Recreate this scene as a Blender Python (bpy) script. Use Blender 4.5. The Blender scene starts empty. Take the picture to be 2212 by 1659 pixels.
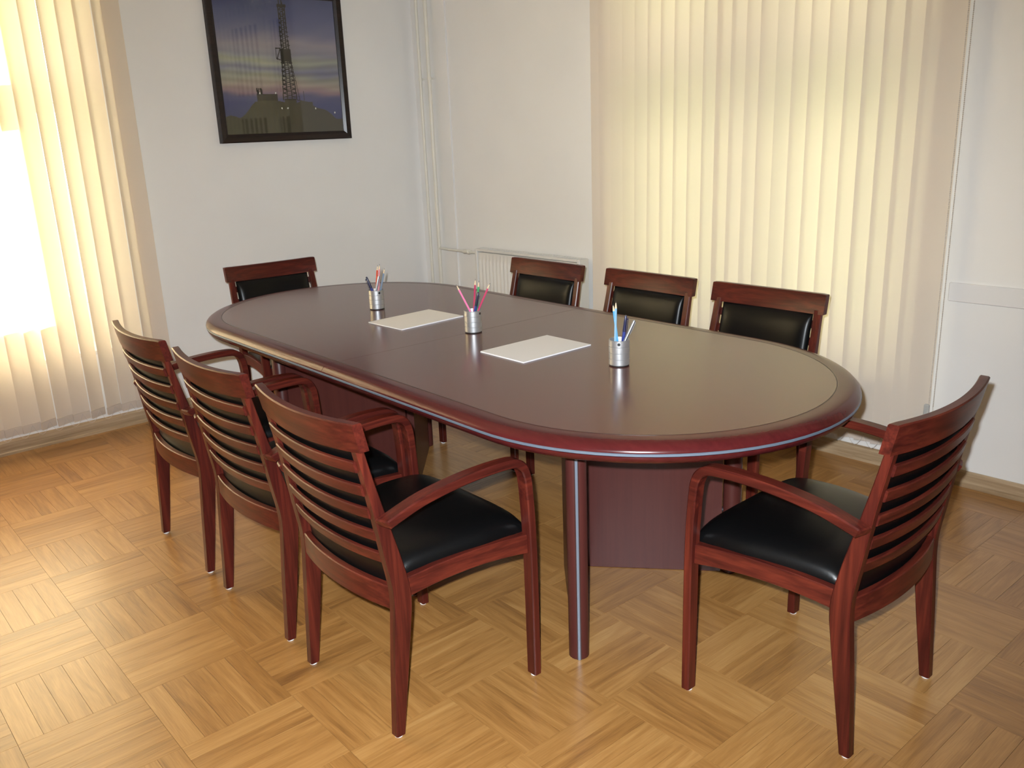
import bpy, bmesh, math, random
import numpy as np
from mathutils import Vector, Matrix

random.seed(7)
PI = math.pi
S = bpy.context.scene
C = S.collection

# ------------------------------------------------------------------ camera, world, lights, exposure
CAM_POS = Vector((0.0, 0.0, 1.4473))
CR = Vector((0.7349, -0.6771, -0.0371)); CU = Vector((0.2163, 0.1823, 0.9592)); CF = Vector((0.6427, 0.7129, -0.2805))
FPX, IW, IH = 1896.7, 2212.0, 1659.0
cam = bpy.data.objects.new('camera', bpy.data.cameras.new('camera')); C.objects.link(cam)
cam.data.sensor_width = 36.0
cam.data.lens = FPX * 36.0 / IW
cam.data.clip_start = 0.02
CF.normalize(); CR = (CR - CF * CR.dot(CF)).normalized(); CU = CR.cross(CF)
cam.matrix_world = Matrix((( CR.x, CU.x, -CF.x, CAM_POS.x), (CR.y, CU.y, -CF.y, CAM_POS.y), (CR.z, CU.z, -CF.z, CAM_POS.z), (0, 0, 0, 1)))
S.camera = cam

world = bpy.data.worlds.new('daylight'); S.world = world; world.use_nodes = True
bg = world.node_tree.nodes['Background']
bg.inputs['Color'].default_value = (1.0, 0.96, 0.86, 1)
bg.inputs['Strength'].default_value = 5.2

SUN_AZ, SUN_EL = math.radians(36), math.radians(11)
sd = Vector((-math.sin(SUN_AZ) * math.cos(SUN_EL), -math.cos(SUN_AZ) * math.cos(SUN_EL), -math.sin(SUN_EL)))
sun = bpy.data.objects.new('sun', bpy.data.lights.new('sun', 'SUN')); C.objects.link(sun)
sun.data.energy = 72.0; sun.data.angle = math.radians(0.6); sun.data.color = (1.0, 0.93, 0.8)
sun.rotation_euler = sd.to_track_quat('-Z', 'Y').to_euler()
sun.location = (6, 12, 5)

# the photographer's flash: a small lamp just left of and above the lens
flash = bpy.data.objects.new('camera_flash', bpy.data.lights.new('camera_flash', 'SPOT')); C.objects.link(flash)
flash.data.energy = 480.0; flash.data.color = (0.88, 0.945, 1.0)
flash.data.spot_size = math.radians(94); flash.data.spot_blend = 1.0; flash.data.shadow_soft_size = 0.012
flash.location = CAM_POS - CR * 0.032 + CU * 0.046
flash.rotation_euler = (CF + Vector((0, 0, -0.05))).to_track_quat('-Z', 'Y').to_euler()

S.view_settings.view_transform = 'Standard'
S.view_settings.look = 'None'
S.view_settings.gamma = 1.0
S.view_settings.use_curve_mapping = False
S.view_settings.exposure = 0.06

# ------------------------------------------------------------------ helpers
def tag(o, label=None, cat=None, group=None, kind=None):
    if label: o['label'] = label
    if cat: o['category'] = cat
    if group: o['group'] = group
    if kind: o['kind'] = kind
    return o

def empty(name, loc=(0, 0, 0), rz=0.0):
    o = bpy.data.objects.new(name, None); C.objects.link(o)
    o.location = loc; o.rotation_euler = (0, 0, rz); o.empty_display_size = 0.1
    return o

def link(name, me, mat=None, parent=None):
    o = bpy.data.objects.new(name, me); C.objects.link(o)
    if mat is not None and not me.materials: me.materials.append(mat)
    if parent is not None: o.parent = parent
    return o

def make_mesh(name, verts, faces, smooth=None):
    me = bpy.data.meshes.new(name)
    me.from_pydata([tuple(v) for v in verts], [], faces)
    me.validate()
    bm = bmesh.new(); bm.from_mesh(me)
    bmesh.ops.recalc_face_normals(bm, faces=bm.faces)
    if smooth is not None:
        for f in bm.faces: f.smooth = True
        for e in bm.edges:
            if len(e.link_faces) == 2 and e.calc_face_angle(0) > smooth: e.smooth = False
    bm.to_mesh(me); bm.free()
    return me

class MB:
    """collects shapes for ONE mesh"""
    def __init__(self): self.v = []; self.f = []
    def add(self, v, f):
        n = len(self.v); self.v += [tuple(p) for p in v]; self.f += [tuple(i + n for i in q) for q in f]; return self
    def loft(self, secs, cap=True, closed=False):
        n = len(secs[0]); v = [p for s in secs for p in s]; f = []
        m = len(secs)
        for i in range(m if closed else m - 1):
            a, b = i * n, ((i + 1) % m) * n
            for j in range(n):
                k = (j + 1) % n
                f.append((a + j, a + k, b + k, b + j))
        if cap and not closed:
            f.append(tuple(range(n))); f.append(tuple((m - 1) * n + j for j in range(n)))
        return self.add(v, f)
    def box(self, x0, x1, y0, y1, z0, z1):
        return self.add([(x0, y0, z0), (x1, y0, z0), (x1, y1, z0), (x0, y1, z0), (x0, y0, z1), (x1, y0, z1), (x1, y1, z1), (x0, y1, z1)],
                        [(0, 3, 2, 1), (4, 5, 6, 7), (0, 1, 5, 4), (1, 2, 6, 5), (2, 3, 7, 6), (3, 0, 4, 7)])
    def cbox(self, x0, x1, y0, y1, z0, z1, c):
        def ring(z, d):
            a, b, e, g = x0 + d, x1 - d, y0 + d, y1 - d
            return [(a + c, e, z), (b - c, e, z), (b, e + c, z), (b, g - c, z), (b - c, g, z), (a + c, g, z), (a, g - c, z), (a, e + c, z)]
        return self.loft([ring(z0, c), ring(z0 + c, 0), ring(z1 - c, 0), ring(z1, c)])
    def tube(self, pts, r, n=10, cap=True):
        pts = [Vector(p) for p in pts]; rr = r if isinstance(r, (list, tuple)) else [r] * len(pts)
        secs = []; up = None
        for i, p in enumerate(pts):
            t = (pts[min(i + 1, len(pts) - 1)] - pts[max(i - 1, 0)]).normalized()
            if up is None:
                up = Vector((0, 0, 1)) if abs(t.z) < 0.9 else Vector((1, 0, 0))
            s = t.cross(up).normalized(); u = s.cross(t).normalized(); up = u
            secs.append([p + (s * math.cos(a) + u * math.sin(a)) * rr[i] for a in [2 * PI * k / n for k in range(n)]])
        return self.loft(secs, cap)
    def lathe(self, prof, n=24, centre=(0, 0), cap=True):
        return self.loft([[(centre[0] + r * math.cos(2 * PI * k / n), centre[1] + r * math.sin(2 * PI * k / n), z) for k in range(n)] for r, z in prof], cap)
    def build(self, name, mat, parent=None, smooth=None):
        return link(name, make_mesh(name, self.v, self.f, smooth), mat, parent)

def interp(tab, x):
    if x <= tab[0][0]: return tab[0][1]
    for (a, b), (c, d) in zip(tab, tab[1:]):
        if x <= c: return b + (d - b) * (x - a) / (c - a)
    return tab[-1][1]

def catmull(pts, k=4):
    out = []
    P = [pts[0]] + list(pts) + [pts[-1]]
    for i in range(1, len(P) - 2):
        p0, p1, p2, p3 = [np.array(q, float) for q in P[i - 1:i + 3]]
        for j in range(k):
            t = j / k
            out.append(tuple(0.5 * ((2 * p1) + (-p0 + p2) * t + (2 * p0 - 5 * p1 + 4 * p2 - p3) * t * t + (-p0 + 3 * p1 - 3 * p2 + p3) * t ** 3)))
    out.append(tuple(pts[-1]))
    return out

def copy_tree(o, parent=None):
    c = o.copy(); C.objects.link(c); c.parent = parent
    for ch in list(o.children): copy_tree(ch, c)
    return c

def pix_ray(px, py):
    return CF + CR * ((px - IW / 2) / FPX) - CU * ((py - IH / 2) / FPX)

def project(p):
    v = Vector(p) - CAM_POS; z = v.dot(CF)
    if z < 0.05: return None
    return (IW / 2 + FPX * v.dot(CR) / z, IH / 2 - FPX * v.dot(CU) / z, z)

# ------------------------------------------------------------------ materials
class NT:
    def __init__(self, name):
        self.m = bpy.data.materials.new(name); self.m.use_nodes = True
        self.t = self.m.node_tree; self.b = self.t.nodes['Principled BSDF']; self.o = self.t.nodes['Material Output']
    def n(self, kind, **kw):
        nd = self.t.nodes.new(kind)
        for k, v in kw.items():
            if k in nd.inputs: nd.inputs[k].default_value = v
            else: setattr(nd, k, v)
        return nd
    def l(self, a, b): self.t.links.new(a, b)
    def set(self, **kw):
        for k, v in kw.items(): self.b.inputs[k.replace('_', ' ')].default_value = v

def plain(name, col, rough=0.5, metal=0.0, coat=0.0, spec=0.5):
    q = NT(name); q.set(Base_Color=(*col, 1), Roughness=rough, Metallic=metal, Coat_Weight=coat)
    q.b.inputs['Specular IOR Level'].default_value = spec
    return q.m

def ramp(q, stops):
    r = q.n('ShaderNodeValToRGB'); e = r.color_ramp.elements
    e[0].position, e[0].color = stops[0][0], (*stops[0][1], 1)
    e[1].position, e[1].color = stops[-1][0], (*stops[-1][1], 1)
    for p, c in stops[1:-1]:
        k = e.new(p); k.color = (*c, 1)
    return r

def wood(name, dark, mid, light, axis, rough=0.33, coat=0.03, fine=1.0, spec=0.26):
    """varnished wood, grain along one object axis"""
    q = NT(name)
    tc = q.n('ShaderNodeTexCoord'); oi = q.n('ShaderNodeObjectInfo')
    mp = q.n('ShaderNodeMapping'); sc = [38 * fine] * 3; sc['xyz'.index(axis)] = 2.2 * fine
    mp.inputs['Scale'].default_value = sc
    off = q.n('ShaderNodeVectorMath', operation='SCALE'); off.inputs[3].default_value = 0.0
    q.l(tc.outputs['Object'], mp.inputs['Vector'])
    n1 = q.n('ShaderNodeTexNoise', Scale=1.0, Detail=5.0, Roughness=0.6, Distortion=0.6)
    q.l(mp.outputs[0], n1.inputs['Vector'])
    mp2 = q.n('ShaderNodeMapping'); sc2 = [150 * fine] * 3; sc2['xyz'.index(axis)] = 5 * fine
    mp2.inputs['Scale'].default_value = sc2
    q.l(tc.outputs['Object'], mp2.inputs['Vector'])
    n2 = q.n('ShaderNodeTexNoise', Scale=1.0, Detail=3.0)
    q.l(mp2.outputs[0], n2.inputs['Vector'])
    mx = q.n('ShaderNodeMath', operation='MULTIPLY_ADD'); mx.inputs[1].default_value = 0.35
    q.l(n2.outputs[0], mx.inputs[0])
    sub = q.n('ShaderNodeMath', operation='MULTIPLY'); sub.inputs[1].default_value = 0.68
    q.l(n1.outputs[0], sub.inputs[0]); q.l(sub.outputs[0], mx.inputs[2])
    r = ramp(q, [(0.34, dark), (0.5, mid), (0.68, light)])
    q.l(mx.outputs[0], r.inputs[0]); q.l(r.outputs[0], q.b.inputs['Base Color'])
    bp = q.n('ShaderNodeBump', Strength=0.05, Distance=0.001)
    q.l(mx.outputs[0], bp.inputs['Height']); q.l(bp.outputs[0], q.b.inputs['Normal'])
    q.set(Roughness=rough, Coat_Weight=coat, Coat_Roughness=0.2)
    q.b.inputs['Specular IOR Level'].default_value = spec
    return q.m

CH_D, CH_M, CH_L = (0.033, 0.0056, 0.0042), (0.069, 0.0108, 0.0072), (0.128, 0.0212, 0.0115)
W_Z = wood('cherry_wood_upright', CH_D, CH_M, CH_L, 'z')
W_Y = wood('cherry_wood_across', CH_D, CH_M, CH_L, 'y')
W_X = wood('cherry_wood_along', CH_D, CH_M, CH_L, 'x')
TB_D, TB_M, TB_L = (0.064, 0.0140, 0.0098), (0.082, 0.0185, 0.0122), (0.100, 0.024, 0.0155)
T_TOP = wood('mahogany_veneer', TB_D, TB_M, TB_L, 'x', rough=0.20, coat=0.20, fine=0.8, spec=0.5)
T_EDGE = wood('mahogany_edge', (0.050, 0.0068, 0.0075), (0.066, 0.0090, 0.0095), (0.082, 0.0120, 0.0120), 'y', rough=0.22, coat=0.0, fine=0.6, spec=0.30)
T_PAN = wood('mahogany_panel', (0.060, 0.0150, 0.0130), (0.068, 0.0172, 0.0145), (0.076, 0.0200, 0.0165), 'z', rough=0.36, coat=0.0, fine=0.8, spec=0.30)
INLAY = plain('dark_inlay', (0.02, 0.005, 0.004), 0.4)
STEEL = plain('satin_steel_strip', (0.19, 0.235, 0.30), 0.42, 0.5)
DARK = plain('dark_bracket', (0.012, 0.010, 0.010), 0.6)
PLASTIC_W = plain('white_glide', (0.75, 0.75, 0.74), 0.5)

def leather():
    q = NT('black_leather')
    tc = q.n('ShaderNodeTexCoord'); vo = q.n('ShaderNodeTexNoise', Scale=260.0, Detail=3.0)
    q.l(tc.outputs['Object'], vo.inputs['Vector'])
    bp = q.n('ShaderNodeBump', Strength=0.10, Distance=0.001)
    q.l(vo.outputs[0], bp.inputs['Height']); q.l(bp.outputs[0], q.b.inputs['Normal'])
    q.set(Base_Color=(0.0030, 0.0030, 0.0032, 1), Roughness=0.33)
    q.b.inputs['Specular IOR Level'].default_value = 0.26
    return q.m
LEATHER = leather()

def wallpaint(name, col, mottle=0.05):
    q = NT(name); tc = q.n('ShaderNodeTexCoord')
    n1 = q.n('ShaderNodeTexNoise', Scale=1.6, Detail=5.0); n2 = q.n('ShaderNodeTexNoise', Scale=140.0, Detail=2.0)
    q.l(tc.outputs['Object'], n1.inputs['Vector']); q.l(tc.outputs['Object'], n2.inputs['Vector'])
    lo = tuple(c * (1 - mottle) for c in col)
    r = ramp(q, [(0.3, lo), (0.65, col)]); q.l(n1.outputs[0], r.inputs[0]); q.l(r.outputs[0], q.b.inputs['Base Color'])
    bp = q.n('ShaderNodeBump', Strength=0.06, Distance=0.002); q.l(n2.outputs[0], bp.inputs['Height']); q.l(bp.outputs[0], q.b.inputs['Normal'])
    q.set(Roughness=0.75)
    return q.m
WALL = wallpaint('cream_wall_paint', (0.86, 0.845, 0.82))
CEIL = wallpaint('ceiling_paint', (0.80, 0.78, 0.74))
ENAMEL = plain('white_enamel', (0.76, 0.74, 0.70), 0.35)
PIPE_P = plain('painted_pipe', (0.78, 0.75, 0.66), 0.4)
TRIM_W = wallpaint('white_dado_paint', (0.80, 0.785, 0.775), 0.02)
BASEB = wood('pale_baseboard', (0.30, 0.20, 0.11), (0.42, 0.30, 0.18), (0.52, 0.39, 0.25), 'x', 0.45, 0.1)
BASEB_Y = wood('pale_baseboard_side', (0.30, 0.20, 0.11), (0.42, 0.30, 0.18), (0.52, 0.39, 0.25), 'y', 0.45, 0.1)

def fabric():
    q = NT('cream_blind_fabric')
    tc = q.n('ShaderNodeTexCoord')
    wv = q.n('ShaderNodeTexWave', Scale=150.0, Distortion=0.4, Detail=1.0); wv.bands_direction = 'X'
    q.l(tc.outputs['UV'], wv.inputs['Vector'])
    df = q.n('ShaderNodeBsdfDiffuse'); tr = q.n('ShaderNodeBsdfTranslucent')
    r1 = ramp(q, [(0.0, (0.83, 0.745, 0.67)), (1.0, (0.92, 0.835, 0.755))]); r2 = ramp(q, [(0.0, (0.74, 0.64, 0.415)), (1.0, (0.83, 0.725, 0.490))])
    q.l(wv.outputs[1], r1.inputs[0]); q.l(wv.outputs[1], r2.inputs[0])
    q.l(r1.outputs[0], df.inputs[0]); q.l(r2.outputs[0], tr.inputs[0])
    mx = q.n('ShaderNodeMixShader'); mx.inputs[0].default_value = 0.37
    q.l(df.outputs[0], mx.inputs[1]); q.l(tr.outputs[0], mx.inputs[2]); q.l(mx.outputs[0], q.o.inputs[0])
    return q.m
FABRIC = fabric()

def clear_pane(name, gloss=0.06, rough=0.02):
    q = NT(name)
    tr = q.n('ShaderNodeBsdfTransparent'); gl = q.n('ShaderNodeBsdfGlossy'); gl.inputs['Roughness'].default_value = rough
    fr = q.n('ShaderNodeFresnel', IOR=1.45); mx = q.n('ShaderNodeMixShader')
    q.l(fr.outputs[0], mx.inputs[0]); q.l(tr.outputs[0], mx.inputs[1]); q.l(gl.outputs[0], mx.inputs[2]); q.l(mx.outputs[0], q.o.inputs[0])
    return q.m
GLASS = clear_pane('window_glass')
PICGLASS = clear_pane('picture_glass', rough=0.03)
CHAINW = plain('chain_plastic', (0.62, 0.55, 0.48), 0.4)
CLEARP = NT('clear_plastic'); CLEARP.set(Base_Color=(0.80, 0.82, 0.80, 1), Roughness=0.12); CLEARP.b.inputs['Transmission Weight'].default_value = 0.5; CLEARP = CLEARP.m

def plank_material(name, use_attr):
    q = NT(name)
    uv = q.n('ShaderNodeUVMap'); uv.uv_map = 'UVMap'
    if use_attr:
        at = q.n('ShaderNodeAttribute'); at.attribute_name = 'tone'; src = at.outputs['Color']
    else:
        oi = q.n('ShaderNodeObjectInfo'); src = oi.outputs['Color']
    sp = q.n('ShaderNodeSeparateColor'); q.l(src, sp.inputs[0])
    cb = q.n('ShaderNodeCombineXYZ'); sx = q.n('ShaderNodeMath', operation='MULTIPLY'); sx.inputs[1].default_value = 40.0
    q.l(sp.outputs[1], sx.inputs[0]); q.l(sx.outputs[0], cb.inputs[2])
    sb = q.n('ShaderNodeMath', operation='MULTIPLY'); sb.inputs[1].default_value = 9.0; q.l(sp.outputs[2], sb.inputs[0]); q.l(sb.outputs[0], cb.inputs[0])
    ad = q.n('ShaderNodeVectorMath', operation='ADD'); q.l(uv.outputs[0], ad.inputs[0]); q.l(cb.outputs[0], ad.inputs[1])
    m1 = q.n('ShaderNodeMapping'); m1.inputs['Scale'].default_value = (3.0, 34, 1); q.l(ad.outputs[0], m1.inputs[0])
    n1 = q.n('ShaderNodeTexNoise', Scale=1.0, Detail=4.0, Roughness=0.55, Distortion=1.1); q.l(m1.outputs[0], n1.inputs['Vector'])
    m2 = q.n('ShaderNodeMapping'); m2.inputs['Scale'].default_value = (14, 320, 1); q.l(ad.outputs[0], m2.inputs[0])
    n2 = q.n('ShaderNodeTexNoise', Scale=1.0, Detail=2.0); q.l(m2.outputs[0], n2.inputs['Vector'])
    h = q.n('ShaderNodeMath', operation='MULTIPLY_ADD'); h.inputs[1].default_value = 0.30; q.l(n2.outputs[0], h.inputs[0])
    h0 = q.n('ShaderNodeMath', operation='MULTIPLY'); h0.inputs[1].default_value = 0.62; q.l(n1.outputs[0], h0.inputs[0]); q.l(h0.outputs[0], h.inputs[2])
    h2 = q.n('ShaderNodeMath', operation='MULTIPLY_ADD'); h2.inputs[1].default_value = 0.42; q.l(sp.outputs[0], h2.inputs[0]); q.l(h.outputs[0], h2.inputs[2])
    r = ramp(q, [(0.38, (0.19, 0.082, 0.024)), (0.58, (0.33, 0.155, 0.043)), (0.72, (0.41, 0.205, 0.062)), (0.9, (0.50, 0.275, 0.094))])
    q.l(h2.outputs[0], r.inputs[0]); q.l(r.outputs[0], q.b.inputs['Base Color'])
    bp = q.n('ShaderNodeBump', Strength=0.12, Distance=0.0012); q.l(n1.outputs[0], bp.inputs['Height']); q.l(bp.outputs[0], q.b.inputs['Normal'])
    q.set(Roughness=0.34, Coat_Weight=0.35, Coat_Roughness=0.22)
    return q.m
PLANK = plank_material('oak_plank', False); PLANKS = plank_material('oak_planks_far', True)
JOINT = plain('parquet_joint', (0.06, 0.03, 0.012), 0.8)

# ------------------------------------------------------------------ the room
XR, YP = 3.5127, 4.6812
XL, YF, ZC, TH = -3.20, -3.60, 2.95, 0.45
Z_SILL, Z_HEAD = 0.41, 2.45
W1 = (-0.80, 1.55)      # opening in the picture wall (x range)
W2 = (1.50, 3.02)       # opening in the right wall (y range)

fl = MB(); fl.box(XL - TH, XR + TH, YF - TH, YP + TH, -0.20, -0.0062)
floor = fl.build('floor', JOINT); tag(floor, kind='structure')

# parquet: basket-weave blocks of five oak strips
G_S, G_TH, G_OX, G_OY = 0.3013, -0.0301, 0.6293, 2.8474
PL, PW, GAP = G_S, G_S / 5, 0.0007
def plank_geo():
    m = MB(); a, b, c = PL / 2 - GAP / 2, PW / 2 - GAP / 2, 0.0001
    top = [(-a + c, -b + c, 0), (a - c, -b + c, 0), (a - c, b - c, 0), (-a + c, b - c, 0)]
    mid = [(-a, -b, -c), (a, -b, -c), (a, b, -c), (-a, b, -c)]
    bot = [(-a, -b, -0.006), (a, -b, -0.006), (a, b, -0.006), (-a, b, -0.006)]
    m.add(top + mid + bot, [(0, 1, 2, 3)] + [(4 + i, 4 + (i + 1) % 4, (i + 1) % 4, i) for i in range(4)] + [(8 + i, 8 + (i + 1) % 4, 4 + (i + 1) % 4, 4 + i) for i in range(4)])
    return m
pg = plank_geo()
plank_me = make_mesh('plank', pg.v, pg.f)
uvl = plank_me.uv_layers.new(name='UVMap')
for lp in plank_me.loops:
    co = plank_me.vertices[lp.vertex_index].co; uvl.data[lp.index].uv = (co.x, co.y)
plank_me.materials.append(PLANK)
ct, st = math.cos(G_TH), math.sin(G_TH)
planks = []
rp = random.Random(21)
for i in range(-14, 13):
    for j in range(-9, 24):
        bt = rp.gauss(0, 0.035)
        for k in range(5):
            o5 = (k - 2) * PW
            if (i + j) % 2 == 0: lx, ly, rot = (i + .5) * G_S + o5, -(j + .5) * G_S, PI / 2
            else: lx, ly, rot = (i + .5) * G_S, -(j + .5) * G_S + o5, 0.0
            x, y = G_OX + ct * lx - st * ly, G_OY + st * lx + ct * ly
            tone = max(0.0, min(1.0, 0.47 + bt + rp.gauss(0, 0.10))); seed = rp.random(); sh = rp.random()
            if not (XL - .14 < x < XR + .14 and YF - .14 < y < YP + .14): continue     # the last row runs in under the baseboards
            pr = project((x, y, 0)); rank = 0
            if pr and -60 < pr[0] < IW + 60 and 700 < pr[1] < IH + 60:
                rank = 1.0 / pr[2]
            planks.append((rank, x, y, rot + G_TH, tone, seed, sh))
planks.sort(key=lambda t: -t[0])
for n_, (rk, x, y, rot, tone, seed, sh) in enumerate(planks[:300]):
    o = bpy.data.objects.new('plank', plank_me); C.objects.link(o); o.parent = floor
    o.location = (x, y, 0); o.rotation_euler = (0, 0, rot); o.color = (tone, seed, sh, 1)
rest = planks[300:]
pv, pf, puv, pt = [], [], [], []
for (rk, x, y, rot, tone, seed, sh) in rest:
    c_, s_ = math.cos(rot), math.sin(rot); n = len(pv)
    for v in pg.v:
        pv.append((x + c_ * v[0] - s_ * v[1], y + s_ * v[0] + c_ * v[1], v[2])); puv.append((v[0], v[1])); pt.append((tone, seed, sh, 1))
    pf += [tuple(a + n for a in q) for q in pg.f]
me = bpy.data.meshes.new('parquet_planks'); me.from_pydata(pv, [], pf); me.update()
ul = me.uv_layers.new(name='UVMap'); ca = me.color_attributes.new('tone', 'FLOAT_COLOR', 'POINT')
ca.data.foreach_set('color', [c for t in pt for c in t])
vi = np.zeros(len(me.loops), dtype=np.int32); me.loops.foreach_get('vertex_index', vi)
ul.data.foreach_set('uv', np.array(puv, dtype=np.float32)[vi].ravel())
o = link('parquet_planks', me, PLANKS, floor); tag(o, kind='stuff')

def wall_with_hole(name, axis, at, a0, a1, hole):
    """wall slab behind plane `at`; hole=(lo,hi) along the wall between sill and head"""
    m = MB()
    def slab(u0, u1, z0, z1):
        if axis == 'y': m.box(u0, u1, at, at + TH, z0, z1)
        else: m.box(at, at + TH, u0, u1, z0, z1)
    if hole:
        slab(a0, hole[0], 0 - .006, ZC); slab(hole[1], a1, -.006, ZC); slab(hole[0], hole[1], -.006, Z_SILL); slab(hole[0], hole[1], Z_HEAD, ZC)
    else: slab(a0, a1, -.006, ZC)
    o = m.build(name, WALL); tag(o, kind='structure'); return o
wall_with_hole('wall_back', 'y', YP, XL - TH, XR, W1)
wall_with_hole('wall_right', 'x', XR, YF - TH, YP + TH, W2)
m = MB(); m.box(XL - TH, XL, YF, YP, -.006, ZC); tag(m.build('wall_left', WALL), kind='structure')
m = MB(); m.box(XL - TH, XR, YF - TH, YF, -.006, ZC); tag(m.build('wall_front', WALL), kind='structure')
m = MB(); m.box(XL - TH, XR + TH, YF - TH, YP + TH, ZC, ZC + 0.2); tag(m.build('ceiling', CEIL), kind='structure')

# baseboards: plank with a rounded shoulder and a small floor bead
def baseboard(name, run, p0, p1, h, mat):
    prof = [(0, 0), (0.020, 0), (0.020, 0.012), (0.015, 0.016), (0.015, h - 0.012), (0.011, h - 0.003), (0.006, h), (0, h)]
    m = MB()
    if run == 'x': secs = [[(u, YP - d, z) for d, z in prof] for u in (p0, p1)]
    elif run == 'y': secs = [[(XR - d, u, z) for d, z in prof] for u in (p0, p1)]
    elif run == 'yl': secs = [[(XL + d, u, z) for d, z in prof] for u in (p0, p1)]
    else: secs = [[(u, YF + d, z) for d, z in prof] for u in (p0, p1)]
    m.loft(secs); tag(m.build(name, mat), kind='structure')
baseboard('baseboard_back', 'x', XL, XR, 0.072, BASEB)
baseboard('baseboard_right', 'y', YF, YP, 0.064, BASEB_Y)
baseboard('baseboard_left', 'yl', YF, YP, 0.070, BASEB_Y)
baseboard('baseboard_front', 'xf', XL, XR, 0.070, BASEB)

m = MB(); m.cbox(XR - 0.010, XR + 0.002, YF, 1.345, 0.738, 0.811, 0.003); tag(m.build('trim_1', TRIM_W), kind='structure')
m = MB(); m.box(XR - 0.012, XR + 0.002, 4.355, YP, 0.064, ZC); tag(m.build('trim_2', WALL), kind='structure')

# windows: frame, casements, mullion, transom, panes, sill
def window(name, axis, at, lo, hi, foot=.06):
    root = empty(name, ((lo + hi) / 2, at, Z_SILL) if axis == 'y' else (at, (lo + hi) / 2, Z_SILL), 0 if axis == 'y' else -PI / 2)
    tag(root, kind='structure')
    w = (hi - lo) / 2; H = Z_HEAD - Z_SILL; D0, D1 = 0.25, 0.31; ZT = 1.70 - Z_SILL
    def bar(nm, x0, x1, z0, z1, d0=D0, d1=D1):
        q = MB(); q.cbox(x0, x1, d0, d1, z0, z1, 0.004); return q.build(nm, ENAMEL, root)
    bar('frame', -w, -w + .05, 0, H); bar('frame', w - .05, w, 0, H); bar('frame', -w + .05, w - .05, 0, foot); bar('frame', -w + .05, w - .05, H - .05, H)
    bar('mullion', -.035, .035, foot, H - .05); bar('transom', -w + .05, -.035, ZT - .05, ZT + .05); bar('transom', .035, w - .05, ZT - .05, ZT + .05)
    for sx in (-1, 1):
        x0, x1 = (-w + .05, -.035) if sx < 0 else (.035, w - .05)
        for z0, z1 in ((foot, ZT - .05), (ZT + .05, H - .05)):
            q = MB(); t = .045
            q.cbox(x0, x0 + t, D0 + .01, D1 - .01, z0, z1, .003); q.cbox(x1 - t, x1, D0 + .01, D1 - .01, z0, z1, .003)
            q.cbox(x0 + t, x1 - t, D0 + .01, D1 - .01, z0, z0 + t, .003); q.cbox(x0 + t, x1 - t, D0 + .01, D1 - .01, z1 - t, z1, .003)
            ca_ = q.build('casement', ENAMEL, root)
            q = MB(); q.box(x0 + t, x1 - t, .279, .281, z0 + t, z1 - t); q.build('pane', GLASS, ca_)
    q = MB(); q.cbox(-w, w, .0, D0, -.001, .02, .004); q.build('window_sill', ENAMEL, root)
    return root
window('window_1', 'y', YP, *W1, foot=.225)
window('window_2', 'x', XR, *W2)

# ------------------------------------------------------------------ outdoors (light, and what shows through the slits)
GRASS = NT('grass'); n_ = GRASS.n('ShaderNodeTexNoise', Scale=3.0, Detail=4.0); r_ = ramp(GRASS, [(0.35, (0.10, 0.17, 0.04)), (0.7, (0.25, 0.34, 0.09))]); GRASS.l(n_.outputs[0], r_.inputs[0]); GRASS.l(r_.outputs[0], GRASS.b.inputs['Base Color']); GRASS.set(Roughness=0.9); GRASS = GRASS.m
m = MB(); m.box(-30, 40, YP + TH + .02, 45, -0.9, -0.6); m.box(XR + TH + .02, 40, -30, YP + TH + .02, -0.9, -0.6)
tag(m.build('ground', GRASS), kind='structure')
LEAF = NT('leaf'); n_ = LEAF.n('ShaderNodeObjectInfo'); LEAF.set(Base_Color=(0.16, 0.30, 0.05, 1), Roughness=0.6)
tl_ = LEAF.n('ShaderNodeBsdfTranslucent'); tl_.inputs[0].default_value = (0.42, 0.50, 0.07, 1); ml_ = LEAF.n('ShaderNodeMixShader'); ml_.inputs[0].default_value = 0.45
LEAF.l(LEAF.b.outputs[0], ml_.inputs[1]); LEAF.l(tl_.outputs[0], ml_.inputs[2]); LEAF.l(ml_.outputs[0], LEAF.o.inputs[0]); LEAF = LEAF.m
BARK = plain('bark', (0.11, 0.08, 0.055), 0.9)
def tree(x, y, h, R, n, label, seed):
    rr = random.Random(seed); root = empty('tree', (x, y, -0.6))
    q = MB(); q.tube([(0, 0, 0), (.05, .02, h * .3), (-.03, .05, h * .6)], [.16, .12, .06], 10)
    for k in range(5):
        a = k * 1.26; q.tube([(0, 0, h * .35), (R * .4 * math.cos(a), R * .4 * math.sin(a), h * .55), (R * .7 * math.cos(a), R * .7 * math.sin(a), h * .7)], [.06, .04, .02], 6)
    q.build('trunk', BARK, root)
    q = MB(); hz = h * .46
    for k in range(n):
        v = Vector((rr.gauss(0, 1), rr.gauss(0, 1), rr.gauss(0, 1))).normalized() * (rr.random() ** .4)
        p = Vector((v.x * R, v.y * R, h * .55 + v.z * hz)); s = rr.uniform(.07, .14)
        a = Vector((rr.gauss(0, 1), rr.gauss(0, 1), rr.gauss(0, 1))).normalized(); b = a.orthogonal().normalized()
        q.add([p - a * s, p + b * s * .5, p + a * s, p - b * s * .5], [(0, 1, 2, 3)])
    f = link('foliage', bpy.data.meshes.new('foliage'), None, root); f.data.from_pydata(q.v, [], q.f); f.data.materials.append(LEAF); tag(f, kind='stuff')
    tag(root, label, 'tree', 'trees outside the windows'); return root
tree(7.3, 7.4, 6.2, 2.3, 3600, 'leafy green tree outside the right window, nearer the corner', 3)
tree(10.5, 2.2, 5.2, 1.9, 2200, 'leafy green tree outside the right window, farther from the corner', 4)

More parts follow.
